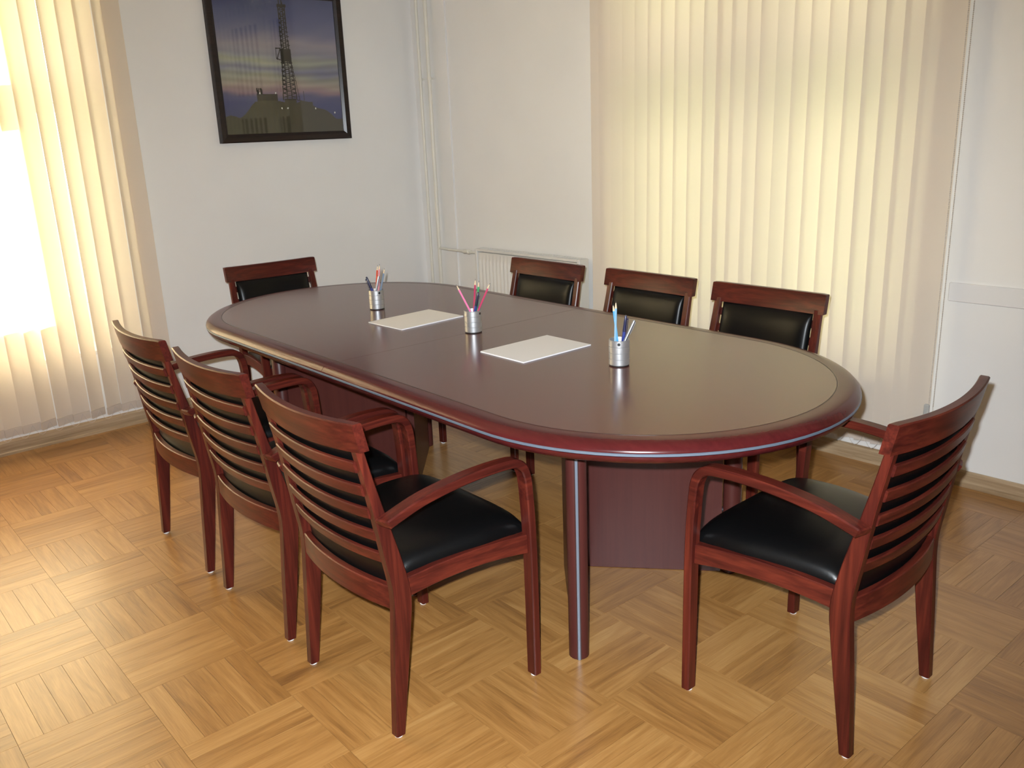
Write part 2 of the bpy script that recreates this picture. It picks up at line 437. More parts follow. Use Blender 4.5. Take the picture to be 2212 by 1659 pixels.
# ------------------------------------------------------------------ vertical blinds
def slat_mesh(width, z0, z1, a0, a1):
    """hanging fabric strip, slightly bowed, twisting from angle a1 at the top to a0 at the bottom"""
    nx, nz = 6, 10
    v, uv, F = [], [], []
    for iz in range(nz + 1):
        f = iz / nz; a = a0 + (a1 - a0) * f; z = z0 + (z1 - z0) * f
        for ix in range(nx + 1):
            u = (ix / nx - .5) * width; d = 0.0030 * (1 - (2 * ix / nx - 1) ** 2)
            v.append((u * math.cos(a) - d * math.sin(a), u * math.sin(a) + d * math.cos(a), z)); uv.append((ix / nx, f * 20))
    for iz in range(nz):
        for ix in range(nx):
            a = iz * (nx + 1) + ix; F.append((a, a + 1, a + nx + 2, a + nx + 1))
    me = make_mesh('slat', v, F, 0.9)
    l_ = me.uv_layers.new(name='UVMap'); idx = np.zeros(len(me.loops), dtype=np.int32); me.loops.foreach_get('vertex_index', idx)
    l_.data.foreach_set('uv', np.array(uv, dtype=np.float32)[idx].ravel())
    return me

def blind(label, loc, rz, centres, angles, z0, tracks, chain_side=None, bottom=True):
    """local x runs along the wall, local -y points into the room"""
    root = empty('vertical_blind', loc, rz); tag(root, label, 'blind', 'cream vertical slat blinds')
    q = MB(); q.cbox(tracks[0], tracks[1], -.02, .02, 2.62, 2.66, .004); q.build('headrail', ENAMEL, root)
    ch = MB()
    for k, (c, (a0, a1)) in enumerate(zip(centres, angles)):
        s = link('slat', slat_mesh(.089, z0, 2.60, a0, a1), FABRIC, root); s.location = (c, 0, 0)
        q = MB(); q.box(-.003, .003, -.0015, .0015, 2.60, 2.625); q.build('carrier', ENAMEL, s)
        if bottom:
            q = MB(); ca_, sa = math.cos(a0), math.sin(a0)
            q.loft([[(u * ca_ - d * sa, u * sa + d * ca_, z) for u, d in ((-.0435, .0055), (-.0435, -.0018), (.0435, -.0018), (.0435, .0055))] for z in (z0 + .004, z0 + .040)])
            q.build('weight_pocket', FABRIC, s)
            if k:
                p = centres[k - 1]; pts = []
                for e in range(7):
                    f = e / 6; pts.append((p + (c - p) * f, -.012, z0 + .036 - .055 * (1 - (2 * f - 1) ** 2)))
                ch.tube(pts, .0009, 5)
    if bottom: ch.build('link_chain', CHAINW, root)
    if chain_side is not None:
        q = MB(); cx = chain_side; ico = []
        bm = bmesh.new(); bmesh.ops.create_icosphere(bm, subdivisions=1, radius=.0024); iv = [v.co.copy() for v in bm.verts]; iF = [[v.index for v in f.verts] for f in bm.faces]; bm.free()
        z = .33
        while z < 2.60:
            for dx in (0.0, .017):
                q.add([(p.x + cx + dx, p.y - .012, p.z + z) for p in iv], iF)
            z += .0068
        q.tube([(cx, -.012, .30), (cx, -.012, 2.62)], .0006, 4); q.tube([(cx + .017, -.012, .30), (cx + .017, -.012, 2.62)], .0006, 4)
        q.build('bead_chain', CHAINW, root, 1.0)
        q = MB(); q.cbox(cx - .016, cx + .004, -.022, -.006, .225, .335, .004); q.build('chain_weight', CLEARP, root)
    return root

D2R = math.radians
# right window blind: local x = -world y  (rz=-90deg): local x -> world (0,-1)
cs, an = [], []; y = 3.112; k = 0; rr = random.Random(5)
edge_list = [3.085, 3.030, 2.955, 2.880, 2.803, 2.726, 2.650, 2.572, 2.492, 2.412, 2.345, 2.270, 2.195, 2.128, 2.048, 1.975, 1.900, 1.822, 1.745, 1.672, 1.598, 1.525, 1.450, 1.392]
tw = {9: (18, 20), 10: (12, 14), 11: (24, 12), 12: (26, 14), 13: (18, 20), 14: (20, 24), 17: (16, 18), 19: (22, 24), 20: (15, 18), 22: (24, 14), 23: (14, 10)}
for k, yy in enumerate(edge_list):
    a = tw.get(k, (rr.uniform(13, 19), rr.uniform(14, 19))); cs.append(2.25 - yy); an.append((D2R(a[0]), D2R(a[1])))
blind('closed cream vertical slat blind covering the right window behind three chairs', (XR - .075, 2.25, 0), -PI / 2, cs, an, 0.115, (2.25 - 3.14, 2.25 - 1.34), chain_side=2.25 - 1.345)
cs, an = [], []
xs = [1.666, 1.617, 1.536, 1.460, 1.381, 1.301, 1.221, 1.144, 1.066, 0.988, 0.910] + [0.910 - .078 * k for k in range(1, 23)]
twl = {0: (-14, -10), 1: (20, 24), 4: (24, 14), 5: (27, 12), 7: (20, 13), 8: (28, 13)}
for k, xx in enumerate(sorted(xs)):
    kk = len(xs) - 1 - k; a = twl.get(kk, (rr.uniform(9, 13), rr.uniform(9, 13))); cs.append(xx - .65); an.append((D2R(a[0]), D2R(a[1])))
blind('sunlit cream vertical slat blind covering the left window beside the picture wall', (.65, YP - .075, 0), 0, cs, an, 0.105, (min(xs) - .05 - .65, 1.72 - .65))

# ------------------------------------------------------------------ picture
pic = empty('framed_picture', (2.577, YP, 1.42)); tag(pic, 'square framed photograph of a drilling rig at dusk in a dark frame', 'picture')
FRAME_M = wood('dark_frame_wood', (0.010, 0.006, 0.006), (0.016, 0.009, 0.008), (0.024, 0.013, 0.011), 'x', 0.42, 0.2)
fw, fh, fb = 0.41, 0.80, 0.045
prof = [(0, 0), (0, -.026), (.006, -.030), (.030, -.026), (fb, -.016), (fb, 0)]
for side in range(4):
    q = MB(); sA, sB = [], []
    for d, yy in prof:
        if side == 0: a, b = (-fw + d, yy, d), (fw - d, yy, d)
        elif side == 1: a, b = (fw - d, yy, d), (fw - d, yy, fh - d)
        elif side == 2: a, b = (fw - d, yy, fh - d), (-fw + d, yy, fh - d)
        else: a, b = (-fw + d, yy, fh - d), (-fw + d, yy, d)
        sA.append(a); sB.append(b)
    q.loft([sA, sB]); q.build('frame_side', FRAME_M, pic)

def rig_print(n):
    """the dusk photograph, drawn by code: n x n colours, row 0 at the bottom (sRGB 0..255)"""
    u = (np.arange(n) + .5) / n; U, V = np.meshgrid(u, u)
    rs = np.random.RandomState(4)
    keys = [(0, (62, 66, 104)), (.20, (66, 72, 118)), (.27, (88, 84, 122)), (.31, (150, 122, 128)), (.36, (168, 150, 138)), (.42, (150, 146, 132)), (.47, (122, 120, 142)), (.53, (158, 156, 138)), (.58, (142, 138, 148)), (.66, (158, 146, 152)), (.74, (118, 116, 142)), (.84, (92, 96, 134)), (1, (66, 74, 116))]
    ks = np.array([k for k, _ in keys]); kc = np.array([c for _, c in keys], float)
    wv = V + .035 * (U - .5) + .012 * np.sin(U * 7 + V * 20) + .008 * np.sin(U * 17 - V * 46)
    wv = wv - .10 * (U - .3) * np.clip(V - .45, 0, 1)
    img = np.stack([np.interp(wv, ks, kc[:, c]) for c in range(3)], -1)
    st_ = np.sin(V * 120 + 3 * np.sin(U * 3.1)) * np.exp(-((V - .45) / .14) ** 2) * 9
    img += st_[..., None] * np.array([.8, .8, 1.0])
    img += (np.exp(-(((U - .22) / .3) ** 2 + ((V - .5) / .12) ** 2)) * 24)[..., None] * np.array([1, 1, .55])
    sil = np.zeros((n, n), bool)
    def box(a, b, c, d): sil[(U > a) & (U < b) & (V > c) & (V < d)] = True
    def seg(x0, y0, x1, y1, w):
        dx, dy = x1 - x0, y1 - y0; L = dx * dx + dy * dy
        t = np.clip(((U - x0) * dx + (V - y0) * dy) / L, 0, 1); sil[np.hypot(U - x0 - t * dx, V - y0 - t * dy) < w] = True
    gr = .13 + .10 * np.clip((U - .12) / .14, 0, 1) - .12 * np.clip((U - .72) / .22, 0, 1) + .012 * np.sin(U * 31)
    sil |= V < gr
    box(.275, .445, .15, .297); box(.50, .60, .15, .26); box(.62, .74, .1, .235)
    for x in (.283, .295, .31, .318): seg(x, .29, x - .004, .335, .005)
    seg(.668, .2, .668, .315, .003)
    # mast: four legs and bracing, narrowing upward
    legs = [((.49, .25), (.515, .60), (.522, .93)), ((.525, .25), (.533, .60), (.537, .93)), ((.565, .25), (.556, .60), (.556, .93)), ((.607, .25), (.578, .60), (.573, .93))]
    for L in legs: seg(*L[0], *L[1], .0042); seg(*L[1], *L[2], .0038)
    z = .27
    while z < .93:
        f = (z - .25) / .68; a = .49 + .034 * f; b = .607 - .034 * f; s = .032
        seg(a, z, b, z + s, .0026); seg(b, z, a, z + s, .0026); seg(a, z, b, z, .0024); z += s
    box(.505, .590, .535, .625); seg(.472, .55, .505, .63, .004); seg(.468, .63, .505, .63, .003); seg(.468, .56, .468, .63, .003); seg(.47, .555, .505, .545, .004)
    box(.512, .585, .925, .95); seg(.53, .95, .53, .985, .006); seg(.555, .95, .553, .975, .005)
    seg(.61, .25, .655, .24, .004); seg(.578, .6, .63, .25, .0022)
    dark = np.array([46, 40, 34.]); img[sil] = dark + (V[sil] * 10)[:, None]
    gnd = sil & (V < .25); img[gnd] = np.array([66, 60, 44.]) + (rs.rand(gnd.sum()) * 9)[:, None]
    for x, y_ in ((.30, .302), (.43, .303), (.76, .185), (.93, .15), (.47, .19), (.52, .19)): img[np.hypot(U - x, V - y_) < .0055] = (235, 235, 228)
    return np.clip(img, 0, 255)
NP = 230
img = rig_print(NP) / 255.0
lin = np.where(img <= .04045, img / 12.92, ((img + .055) / 1.055) ** 2.4)
ix, iz = np.meshgrid(np.arange(NP + 1), np.arange(NP + 1))
pw, ph = 2 * (fw - fb) + .008, fh - 2 * fb + .008
vx = (ix / NP - .5) * pw; vz = fb - .004 + iz / NP * ph
V3 = np.stack([vx, np.full_like(vx, -.010), vz], -1).reshape(-1, 3)
a_ = (np.arange(NP)[:, None] * (NP + 1) + np.arange(NP)[None, :]).ravel()
F4 = np.stack([a_, a_ + 1, a_ + NP + 2, a_ + NP + 1], 1)
me = bpy.data.meshes.new('print'); me.from_pydata(V3.tolist(), [], F4.tolist()); me.update()
at = me.color_attributes.new('ink', 'FLOAT_COLOR', 'CORNER')
at.data.foreach_set('color', np.repeat(np.concatenate([lin.reshape(-1, 3), np.ones((NP * NP, 1))], 1), 4, axis=0).astype(np.float32).ravel())
PR = NT('photo_print'); an_ = PR.n('ShaderNodeAttribute'); an_.attribute_name = 'ink'; PR.l(an_.outputs['Color'], PR.b.inputs['Base Color']); PR.set(Roughness=0.6)
link('print', me, PR.m, pic)
q = MB(); q.box(-fw + fb - .003, fw - fb + .003, -.0145, -.0130, fb - .003, fh - fb + .003); q.build('picture_glass', PICGLASS, pic)
q = MB(); q.box(-fw + .01, fw - .01, -.008, -.001, .01, fh - .01); q.build('backing_board', DARK, pic)

# ------------------------------------------------------------------ radiator and pipes
rad = empty('radiator', (XR, 3.64, 0.22)); tag(rad, 'white corrugated panel radiator on the right wall behind the farthest chair', 'radiator')
RL, RH, RD0, RD1 = .433, .535, -.105, -.035      # half length, height, front and back depth (local x negative = into room)
q = MB(); sec_n = 26
for s_ in range(1):
    pts = []; n = sec_n * 6
    for k in range(n + 1):
        y = -RL + .02 + (2 * RL - .04) * k / n; ph_ = (k % 6)
        d = 0.0 if ph_ in (0, 5) else (.004 if ph_ in (1, 4) else .009)
        pts.append((y, d))
    secs = []
    for z, g in ((.0, 0), (.035, 0), (.055, 1), (RH - .075, 1), (RH - .055, 0), (RH - .02, 0)):
        secs.append([(RD0 + .010 - d * g, y, z) for y, d in pts] + [(RD0 + .030, y, z) for y, d in reversed(pts)])
    q.loft(secs)
q.build('front_panel', ENAMEL, rad, 0.5)
q = MB(); q.box(RD1 - .012, RD1, -RL + .02, RL - .02, 0, RH - .02); q.build('rear_panel', ENAMEL, rad)
for sy in (-1, 1):
    q = MB(); y0, y1 = (-RL, -RL + .021) if sy < 0 else (RL - .021, RL); q.cbox(RD0, RD1 + .005, y0, y1, 0.0, RH, .004); q.build('end_cap', ENAMEL, rad)
q = MB()
for k in range(40):
    y = -RL + .03 + k * (2 * RL - .06) / 39; q.box(RD0 + .012, RD1 - .004, y - .004, y + .004, RH - .008, RH - .001)
q.box(RD0 + .002, RD0 + .014, -RL + .02, RL - .02, RH - .012, RH); q.box(RD1 - .008, RD1 + .003, -RL + .02, RL - .02, RH - .012, RH); q.build('top_grille', ENAMEL, rad)
PEN_ALU = plain('pen_metal', (0.34, 0.36, 0.40), 0.35, 0.8)
BRASS = plain('bleed_plug', (0.55, 0.52, 0.42), 0.3, 0.9)
q = MB(); q.tube([(RD0 + .030, -RL + .012, RH - .03), (RD0 - .004, -RL + .012, RH - .03)], [.010, .010], 14); q.build('bleed_plug', BRASS, rad)
for sy in (-1, 1):
    q = MB(); q.box(RD1, -.001, sy * .30 - .015, sy * .30 + .015, .08, RH - .08); q.build('wall_bracket', ENAMEL, rad)

def pipe(label, y, r, d, branch=False):
    root = empty('heating_pipe', (XR - d, y, 0)); tag(root, label, 'pipe')
    q = MB(); q.tube([(0, 0, 0.0), (0, 0, ZC - .002)], r, 14); q.build('riser', PIPE_P, root, 0.8)
    for z in (.35, 1.75, 2.6):
        q = MB(); q.tube([(0, 0, z), (d - .012 if y > 4.355 else d, 0, z)], .005, 8); q.lathe([(r + .003, z - .009), (r + .003, z + .009)], 14); q.build('pipe_clip', PIPE_P, root)
    if branch:
        yb = 3.64 + RL - y
        q = MB(); q.tube([(0, 0, .722), (-.008, -.10, .722), (-.018, yb + .0, .722)], .0085, 12); q.build('branch', PIPE_P, root, 0.8)
        q = MB(); q.tube([(-.012, yb + .16, .722), (-.012, yb + .14, .722), (-.013, yb + .13, .722), (-.014, yb + .10, .722), (-.014, yb + .095, .722), (-.015, yb + .075, .722)], [.011, .016, .012, .017, .012, .011], 10); q.build('valve_union', PIPE_P, root, 0.6)
    return root
pipe('thin cream heating pipe standing in the room corner, left of the pair', 4.580, .0095, .045)
pipe('cream heating pipe in the room corner with a branch to the radiator', 4.485, .0115, .05, True)

# ------------------------------------------------------------------ meeting table
T_X, T_Y, T_R = 1.9454, 2.3691, -0.0329
TA, TBL = 0.600, 0.7994            # outer half width, straight half length
table = empty('meeting_table', (T_X, T_Y, 0), T_R)
tag(table, 'long oval mahogany meeting table with a metal strip around its edge', 'table')
def half_path(sgn, off, n=40):
    """outline of one table half (offset inward), from one side of the seam round the end to the other side"""
    r = TA - off; pts = [(-r, .0006 * sgn)]
    for k in range(1, 7): pts.append((-r, sgn * TBL * k / 7))
    for k in range(n + 1):
        a = PI - PI * k / n; pts.append((r * math.cos(a), sgn * (TBL + r * math.sin(a))))
    for k in range(6, 0, -1): pts.append((r, sgn * TBL * k / 7))
    pts.append((r, .0006 * sgn)); return pts
def rings(sgn, prof):
    return [[(x, y, z) for x, y in half_path(sgn, d)] for d, z in prof]
def ring_shape(m, sgn, prof, closed):
    R = rings(sgn, prof); n = len(R[0]); v = [p for r in R for p in r]; f = []
    k = len(R); rng = range(k) if closed else range(k - 1)
    for i in rng:
        a, b = i * n, ((i + 1) % k) * n
        for j in range(n - 1): f.append((a + j, a + j + 1, b + j + 1, b + j))
    if closed:
        f.append(tuple(i * n for i in range(k))); f.append(tuple(i * n + n - 1 for i in range(k)))
    m.add(v, f)
    return m
for sgn in (-1, 1):
    m = MB()
    prof_up = [(.0605, .75), (.045, .75), (.036, .7497), (.026, .7485), (.016, .7455), (.008, .7405), (.0025, .7345), (.0, .7290), (.0, .7274), (.004, .7274), (.004, .7188), (.0, .7188), (.0, .7178), (.003, .7105), (.009, .7030), (.018, .6975), (.030, .695), (.0605, .695)]
    R = rings(sgn, prof_up); n = len(R[0]); k = len(R)
    v = [p for r in R for p in r]; f = []
    for i in range(k - 1):
        for j in range(n - 1): f.append((i * n + j, i * n + j + 1, (i + 1) * n + j + 1, (i + 1) * n + j))
    f.append(tuple((k - 1) * n + j for j in range(n)))
    f.append(tuple(i * n for i in range(k)) + tuple(i * n + n - 1 for i in reversed(range(k))))
    edge = link('edge_moulding', make_mesh('edge_moulding', v, f, 0.45), T_EDGE, table)
    # veneered field with the inlay line
    m = MB(); P = half_path(sgn, .0605); n = len(P)
    m.add([(x, y, .7502) for x, y in P] + [(x, y, .700) for x, y in P], [tuple(range(n))] + [(j, (j + 1) % n, n + (j + 1) % n, n + j) for j in range(n)])
    m.build('tabletop', T_TOP, table)
    m = MB(); ring_shape(m, sgn, [(.0648, .7490), (.0648, .7505), (.0618, .7505), (.0618, .7490)], True); m.build('inlay_line', INLAY, table)
    m = MB(); ring_shape(m, sgn, [(.006, .7272), (.001, .7270), (-.0008, .7255), (-.0008, .7207), (.001, .7192), (.006, .7190)], True); m.build('edge_strip', STEEL, table, 0.7)
PX, PYE, PYA = 0.354, 0.868, 0.47
OX = 0.018
for sy in (-1, 1):
    for sx in (-1, 1):
        cx, cy = OX + sx * PX, sy * PYE
        m = MB(); m.lathe([(.026, .0), (.0285, .003), (.0285, .680), (.027, .683)], 32, (cx, cy)); col = m.build('leg', T_PAN, table, 0.6)
        dirx, diry = (sx * .68, sy * .733) if sy < 0 else (sx * .05, .9987)
        tx, ty = -diry, dirx
        m = MB(); w = .0042
        m.loft([[(cx + dirx * a + tx * b, cy + diry * a + ty * b, z) for a, b in ((.0270, -w), (.0293, -w * .8), (.0298, 0), (.0293, w * .8), (.0270, w))] for z in (.001, .681)]); m.build('metal_strip', STEEL, col, 0.7)
        for s2 in (-1, 1):
            m = MB(); m.loft([[(cx + dirx * a + tx * (b + s2 * .0054), cy + diry * a + ty * (b + s2 * .0054), z) for a, b in ((.0265, -.0008), (.0284, -.0008), (.0284, .0008), (.0265, .0008))] for z in (.001, .681)]); m.build('groove', INLAY, col)
        m = MB(); m.lathe([(.022, .683), (.022, .695)], 20, (cx, cy)); m.build('collar', DARK, col)
        # diagonal pedestal panel from the leg to the middle
        x0, y0 = cx - sx * .0215, cy - sy * .0235; x1, y1 = OX + sx * .010, sy * PYA
        dx, dy = x1 - x0, y1 - y0; L = math.hypot(dx, dy); nx, ny = -dy / L * .014, dx / L * .014
        m = MB(); c_ = .002
        def ringz(z, e):
            ex, ey = dx / L * e, dy / L * e; kx, ky = nx * (1 - e / .014), ny * (1 - e / .014)
            return [(x0 + ex + kx, y0 + ey + ky, z), (x1 - ex + kx, y1 - ey + ky, z), (x1 - ex - kx, y1 - ey - ky, z), (x0 + ex - kx, y0 + ey - ky, z)]
        m.loft([ringz(.0, c_), ringz(.002, 0), ringz(.652, 0), ringz(.655, c_)]); m.build('pedestal_panel', T_PAN, table)
        for z in (.22, .56):
            m = MB(); m.tube([(cx - dirx * .024, cy - diry * .024, z), (x0 + dx * .02, y0 + dy * .02, z)], .009, 10); m.build('connector', DARK, table)
    m = MB(); m.cbox(OX - .20, OX + .20, sy * .60 - .05, sy * .60 + .05, .655, .695, .003); m.build('mounting_block', DARK, table)
m = MB(); m.cbox(OX - .035, OX + .035, -.56, .56, .662, .694, .003); m.build('stretcher_beam', DARK, table)

def t_world(lx, ly, z):
    c_, s_ = math.cos(T_R), math.sin(T_R); return Vector((T_X + c_ * lx - s_ * ly, T_Y + s_ * lx + c_ * ly, z))
TOPZ = 0.7505

# ------------------------------------------------------------------ armchairs
XE = [(.34, .030), (.42, .033), (.50, .015), (.62, -.008), (.70, -.0245), (.78, -.041), (.842, -.0535)]
SAG = .030
def bow(y, s=SAG): return -s * (1 - (y / .235) ** 2)
DROP = .205      # a leaning bent part also sinks where it bows back
def csec(cx, cy, cz, ax, ay, hx, hy, c):
    """chamfered rectangle section spanned by unit axes ax (half hx) and ay (half hy)"""
    p = []
    for a, b in ((hx - c, -hy), (hx, -hy + c), (hx, hy - c), (hx - c, hy), (-hx + c, hy), (-hx, hy - c), (-hx, -hy + c), (-hx + c, -hy)):
        p.append((cx + ax[0] * a + ay[0] * b, cy + ax[1] * a + ay[1] * b, cz + ax[2] * a + ay[2] * b))
    return p
def armchair():
    root = empty('armchair')
    legtab = [(.007, -.012, .014, .2160), (.10, -.006, .027, .2165), (.20, .000, .041, .2175), (.30, .007, .054, .2190), (.365, .011, .0605, .2200), (.42, .009, .0555, .2195), (.50, -.004, .0375, .2175), (.62, -.0220, .0060, .2145), (.70, -.0365, -.0140, .2125), (.783, -.0530, -.0330, .2105)]
    for s in (1, -1):
        tabs = catmull(legtab, 3)
        m = MB(); m.loft([csec((b + f) / 2, s * y, z, (1, 0, 0), (0, 1, 0), (f - b) / 2, .0138, .003) for z, b, f, y in tabs])
        lg = m.build('leg', W_Z, root, 0.6)
        m = MB(); m.lathe([(.0095, 0.0), (.0105, .001), (.0105, .0075)], 14, (.001, s * .216)); m.build('glide', PLASTIC_W, lg)
        # bent armrest that turns down into the front leg
        path = catmull([(-.0090, .5945), (.010, .6010), (.09, .6235), (.19, .6375), (.277, .642), (.345, .6405), (.375, .635), (.394, .620), (.404, .597), (.4085, .570), (.4135, .50), (.4165, .43), (.4185, .30), (.4185, .007)], 5)
        secs = []; cut = None
        for i, (x, z) in enumerate(path):
            a = path[max(i - 1, 0)]; b = path[min(i + 1, len(path) - 1)]
            tx, tz = b[0] - a[0], b[1] - a[1]; L = math.hypot(tx, tz); nx, nz = -tz / L, tx / L
            g = min(max((x + .009) / .425, 0), 1); yc = s * (.2515 + (.2625 - .2515) * g); hy = (.0200 - .0020 * g) if z > .5 else .0180 - .0010 * (.5 - z) / .5
            t_ = .0118 if z > .2 else .0118
            secs.append(csec(x, yc, z, (nx, 0, nz), (0, 1, 0), t_, hy, .0032))
            if cut is None and x > .39 and z < .535: cut = i
        # pointed rear end of the arm
        p0 = secs[0]; skew = lambda p: -.008 * (1 - (abs(p[1]) - .2315) / .040 * 1.3)
        secs[0] = [(p[0] + skew(p), p[1], p[2]) for p in p0]      # the end is cut obliquely, flush with the back of the post
        tip = [(p[0] + skew(p) - .003, s * .2515 + (p[1] - s * .2515) * .86, path[0][1] - .001 + (p[2] - path[0][1]) * .72) for p in p0]
        m = MB(); m.loft([tip] + secs[:cut + 1]); m.build('armrest', W_X, root, 0.6)
        m = MB(); m.loft(secs[cut:]); lg = m.build('leg', W_Z, root, 0.6)
        m = MB(); m.lathe([(.0095, 0.0), (.0105, .001), (.0105, .0075)], 14, (.4185, s * .2625)); m.build('glide', PLASTIC_W, lg)
        # side seat rail, arched
        m = MB(); secs = []
        for k in range(13):
            f = k / 12; x = .030 + f * (.412 - .030); y = s * (.2165 + f * (.2560 - .2165)); zt = .421 + .0135 * (1 - (2 * f - 1.1) ** 2 / 1.21) ; zb = .368 + .019 * (1 - (2 * f - 1.05) ** 2 / 1.1)
            secs.append(csec(x, y, (zt + zb) / 2, (0, 1, 0), (0, 0, 1), .0108, (zt - zb) / 2, .002))
        m.loft(secs); m.build('seat_rail', W_X, root, 0.6)
    # front and back seat rails
    m = MB(); m.cbox(.397, .417, -.248, .248, .372, .426, .002); m.build('seat_rail', W_Y, root)
    def crossbar(name, z0, z1, yh, dx, th, sag, mat, ch=.0025, tilt=True, n=20, ends=0):
        m = MB(); secs = []
        zc = (z0 + z1) / 2; sl = (interp(XE, z1) - interp(XE, z0)) / (z1 - z0) if tilt else 0; L = math.hypot(1, sl); up = (sl / L, 0, 1 / L); fo = (1 / L, 0, -sl / L)
        for k in range(n + 1):
            y = -yh + 2 * yh * k / n
            secs.append(csec(interp(XE, zc) + dx + bow(y, sag), y, zc + (bow(y, sag) * DROP if tilt else 0), fo, up, th / 2, (z1 - z0) / 2 * L, ch))
        m.loft(secs); return m.build(name, mat, root, 0.6)
    crossbar('seat_rail', .347, .409, .212, -.002, .020, .034, W_Y, tilt=False)
    for z in (.716, .655, .595, .535, .475):
        crossbar('back_slat', z, z + .028, .206, -.0065, .011, .027, W_Y)
    # top rail
    m = MB(); secs = []; n = 24
    for k in range(n + 1):
        y = -.2375 + .475 * k / n; e = 1.0 if 0 < k < n else .85
        z0, z1 = .771, .842; x0, x1 = interp(XE, z0) + .002, interp(XE, z1) + .002; b = bow(y); t = .0122
        zz1 = z1 - (.0015 if k in (0, n) else 0)
        dz = b * DROP; secs.append([(x0 + b + t, y, z0 + dz), (x0 + b - t, y, z0 + dz), (x1 + b - t, y, zz1 - .003 + dz), (x1 + b - t + .003, y, zz1 + dz), (x1 + b + t - .003, y, zz1 + dz), (x1 + b + t, y, zz1 - .003 + dz)])
    m.loft(secs); m.build('top_rail', W_Y, root, 0.6)
    # padded leather back
    def pad(name, fn, nu, nv):
        v = []; F = []
        for side in (0, 1):
            for j in range(nv + 1):
                for i in range(nu + 1): v.append(fn(2 * i / nu - 1, 2 * j / nv - 1, side))
        N = (nu + 1) * (nv + 1)
        for j in range(nv):
            for i in range(nu):
                a = j * (nu + 1) + i; F.append((a, a + 1, a + nu + 2, a + nu + 1)); F.append((N + a, N + a + nu + 1, N + a + nu + 2, N + a + 1))
        rim = [i for i in range(nu + 1)] + [j * (nu + 1) + nu for j in range(1, nv + 1)] + [nv * (nu + 1) + i for i in range(nu - 1, -1, -1)] + [j * (nu + 1) for j in range(nv - 1, 0, -1)]
        for a, b in zip(rim, rim[1:] + rim[:1]): F.append((a, b, N + b, N + a))
        return link(name, make_mesh(name, v, F, 1.2), LEATHER, root)
    def spread(t, k=1.5):   # more rows near the borders
        return math.copysign(1 - (1 - abs(t)) ** k, t)
    def backfn(u, v, side):
        u, v = spread(u), spread(v)
        z = .583 + v * .184; y = u * (.190 - .003 * (z - .4)) ; x = interp(XE, z) + .003 + bow(y, .027)
        if side: x += .003 + .027 * (1 - abs(u) ** 9) ** .6 * (1 - abs(v) ** 9) ** .6
        return (x, y, z)
    pad('back_cushion', backfn, 22, 22)
    def seatfn(u, v, side):
        u, v = spread(u), spread(v)      # u: rear->front, v: right->left
        f = (u + 1) / 2; xr = .052 - .022 * (1 - v * v); x = xr + f * (.437 - xr - .012 * v * v * v * v)
        w = .2055 + .058 * f; w = min(w, .242 if f < .88 else .242 + 0)   # stays inside the arm posts
        y = v * w
        zb = .420 + .0125 * (1 - (2 * f - 1.1) ** 2 / 1.21)
        z = zb + (.006 + .047 * (1 - abs(u) ** 8) ** .5 * (1 - abs(v) ** 7) ** .5 * (1 - .08 * (v * v)) if side else 0)
        return (x, y, z)
    pad('seat_cushion', seatfn, 26, 26)
    return root

chairs = [
    (1.0168, 1.8110, -0.0261, 'nearest of three armchairs on the left side, black seat and right armrest fully in view'),
    (1.0411, 2.3998, -0.0205, 'middle of three slat-backed armchairs on the left side of the table'),
    (1.0606, 2.9890, -0.0402, 'farthest of three slat-backed armchairs on the left side, beside the sunlit blind'),
    (1.9305, 0.7797, 1.5705, 'slat-backed armchair at the near end of the table, in the right foreground'),
    (2.074, 4.0400, D2R(-95.0), 'armchair at the far end of the table below the framed picture'),
    (2.829, 2.9188, D2R(178.5), 'armchair on the right side of the table standing in front of the radiator'),
    (2.832, 2.3130, D2R(178.4), 'middle armchair of the three on the right side, before the closed blind'),
    (2.821, 1.7440, D2R(179.5), 'armchair on the right side of the table nearest the camera, before the blind'),
]
proto = armchair()
for k, (x, y, r, lab) in enumerate(chairs):
    o = proto if k == 0 else copy_tree(proto)
    o.location = (x, y, 0); o.rotation_euler = (0, 0, r)
    tag(o, lab, 'chair', 'wooden armchairs with black leather around the table')

# ------------------------------------------------------------------ paper
PAPER = plain('white_paper', (0.80, 0.79, 0.80), 0.6)
for x, y, r, lab in ((1.9536, 2.7031, .0258, 'stack of blank white paper on the table between the two farther pencil cups'), (1.9248, 2.0113, -.0231, 'stack of blank white paper on the table between the two nearer pencil cups')):
    root = empty('paper_stack', (x, y, TOPZ), r); tag(root, lab, 'paper', 'blank paper stacks on the table')
    rr = random.Random(int(y * 100))
    for k in range(7):
        dx, dy, a = rr.uniform(-.0012, .0012), rr.uniform(-.0012, .0012), rr.uniform(-.004, .004)
        q = MB(); q.box(-.1485, .1485, -.105, .105, k * .00055, k * .00055 + .0005 + (0 if k < 6 else .0001))
        s_ = q.build('sheet', PAPER, root); s_.location = (dx, dy, 0); s_.rotation_euler = (0, 0, a)

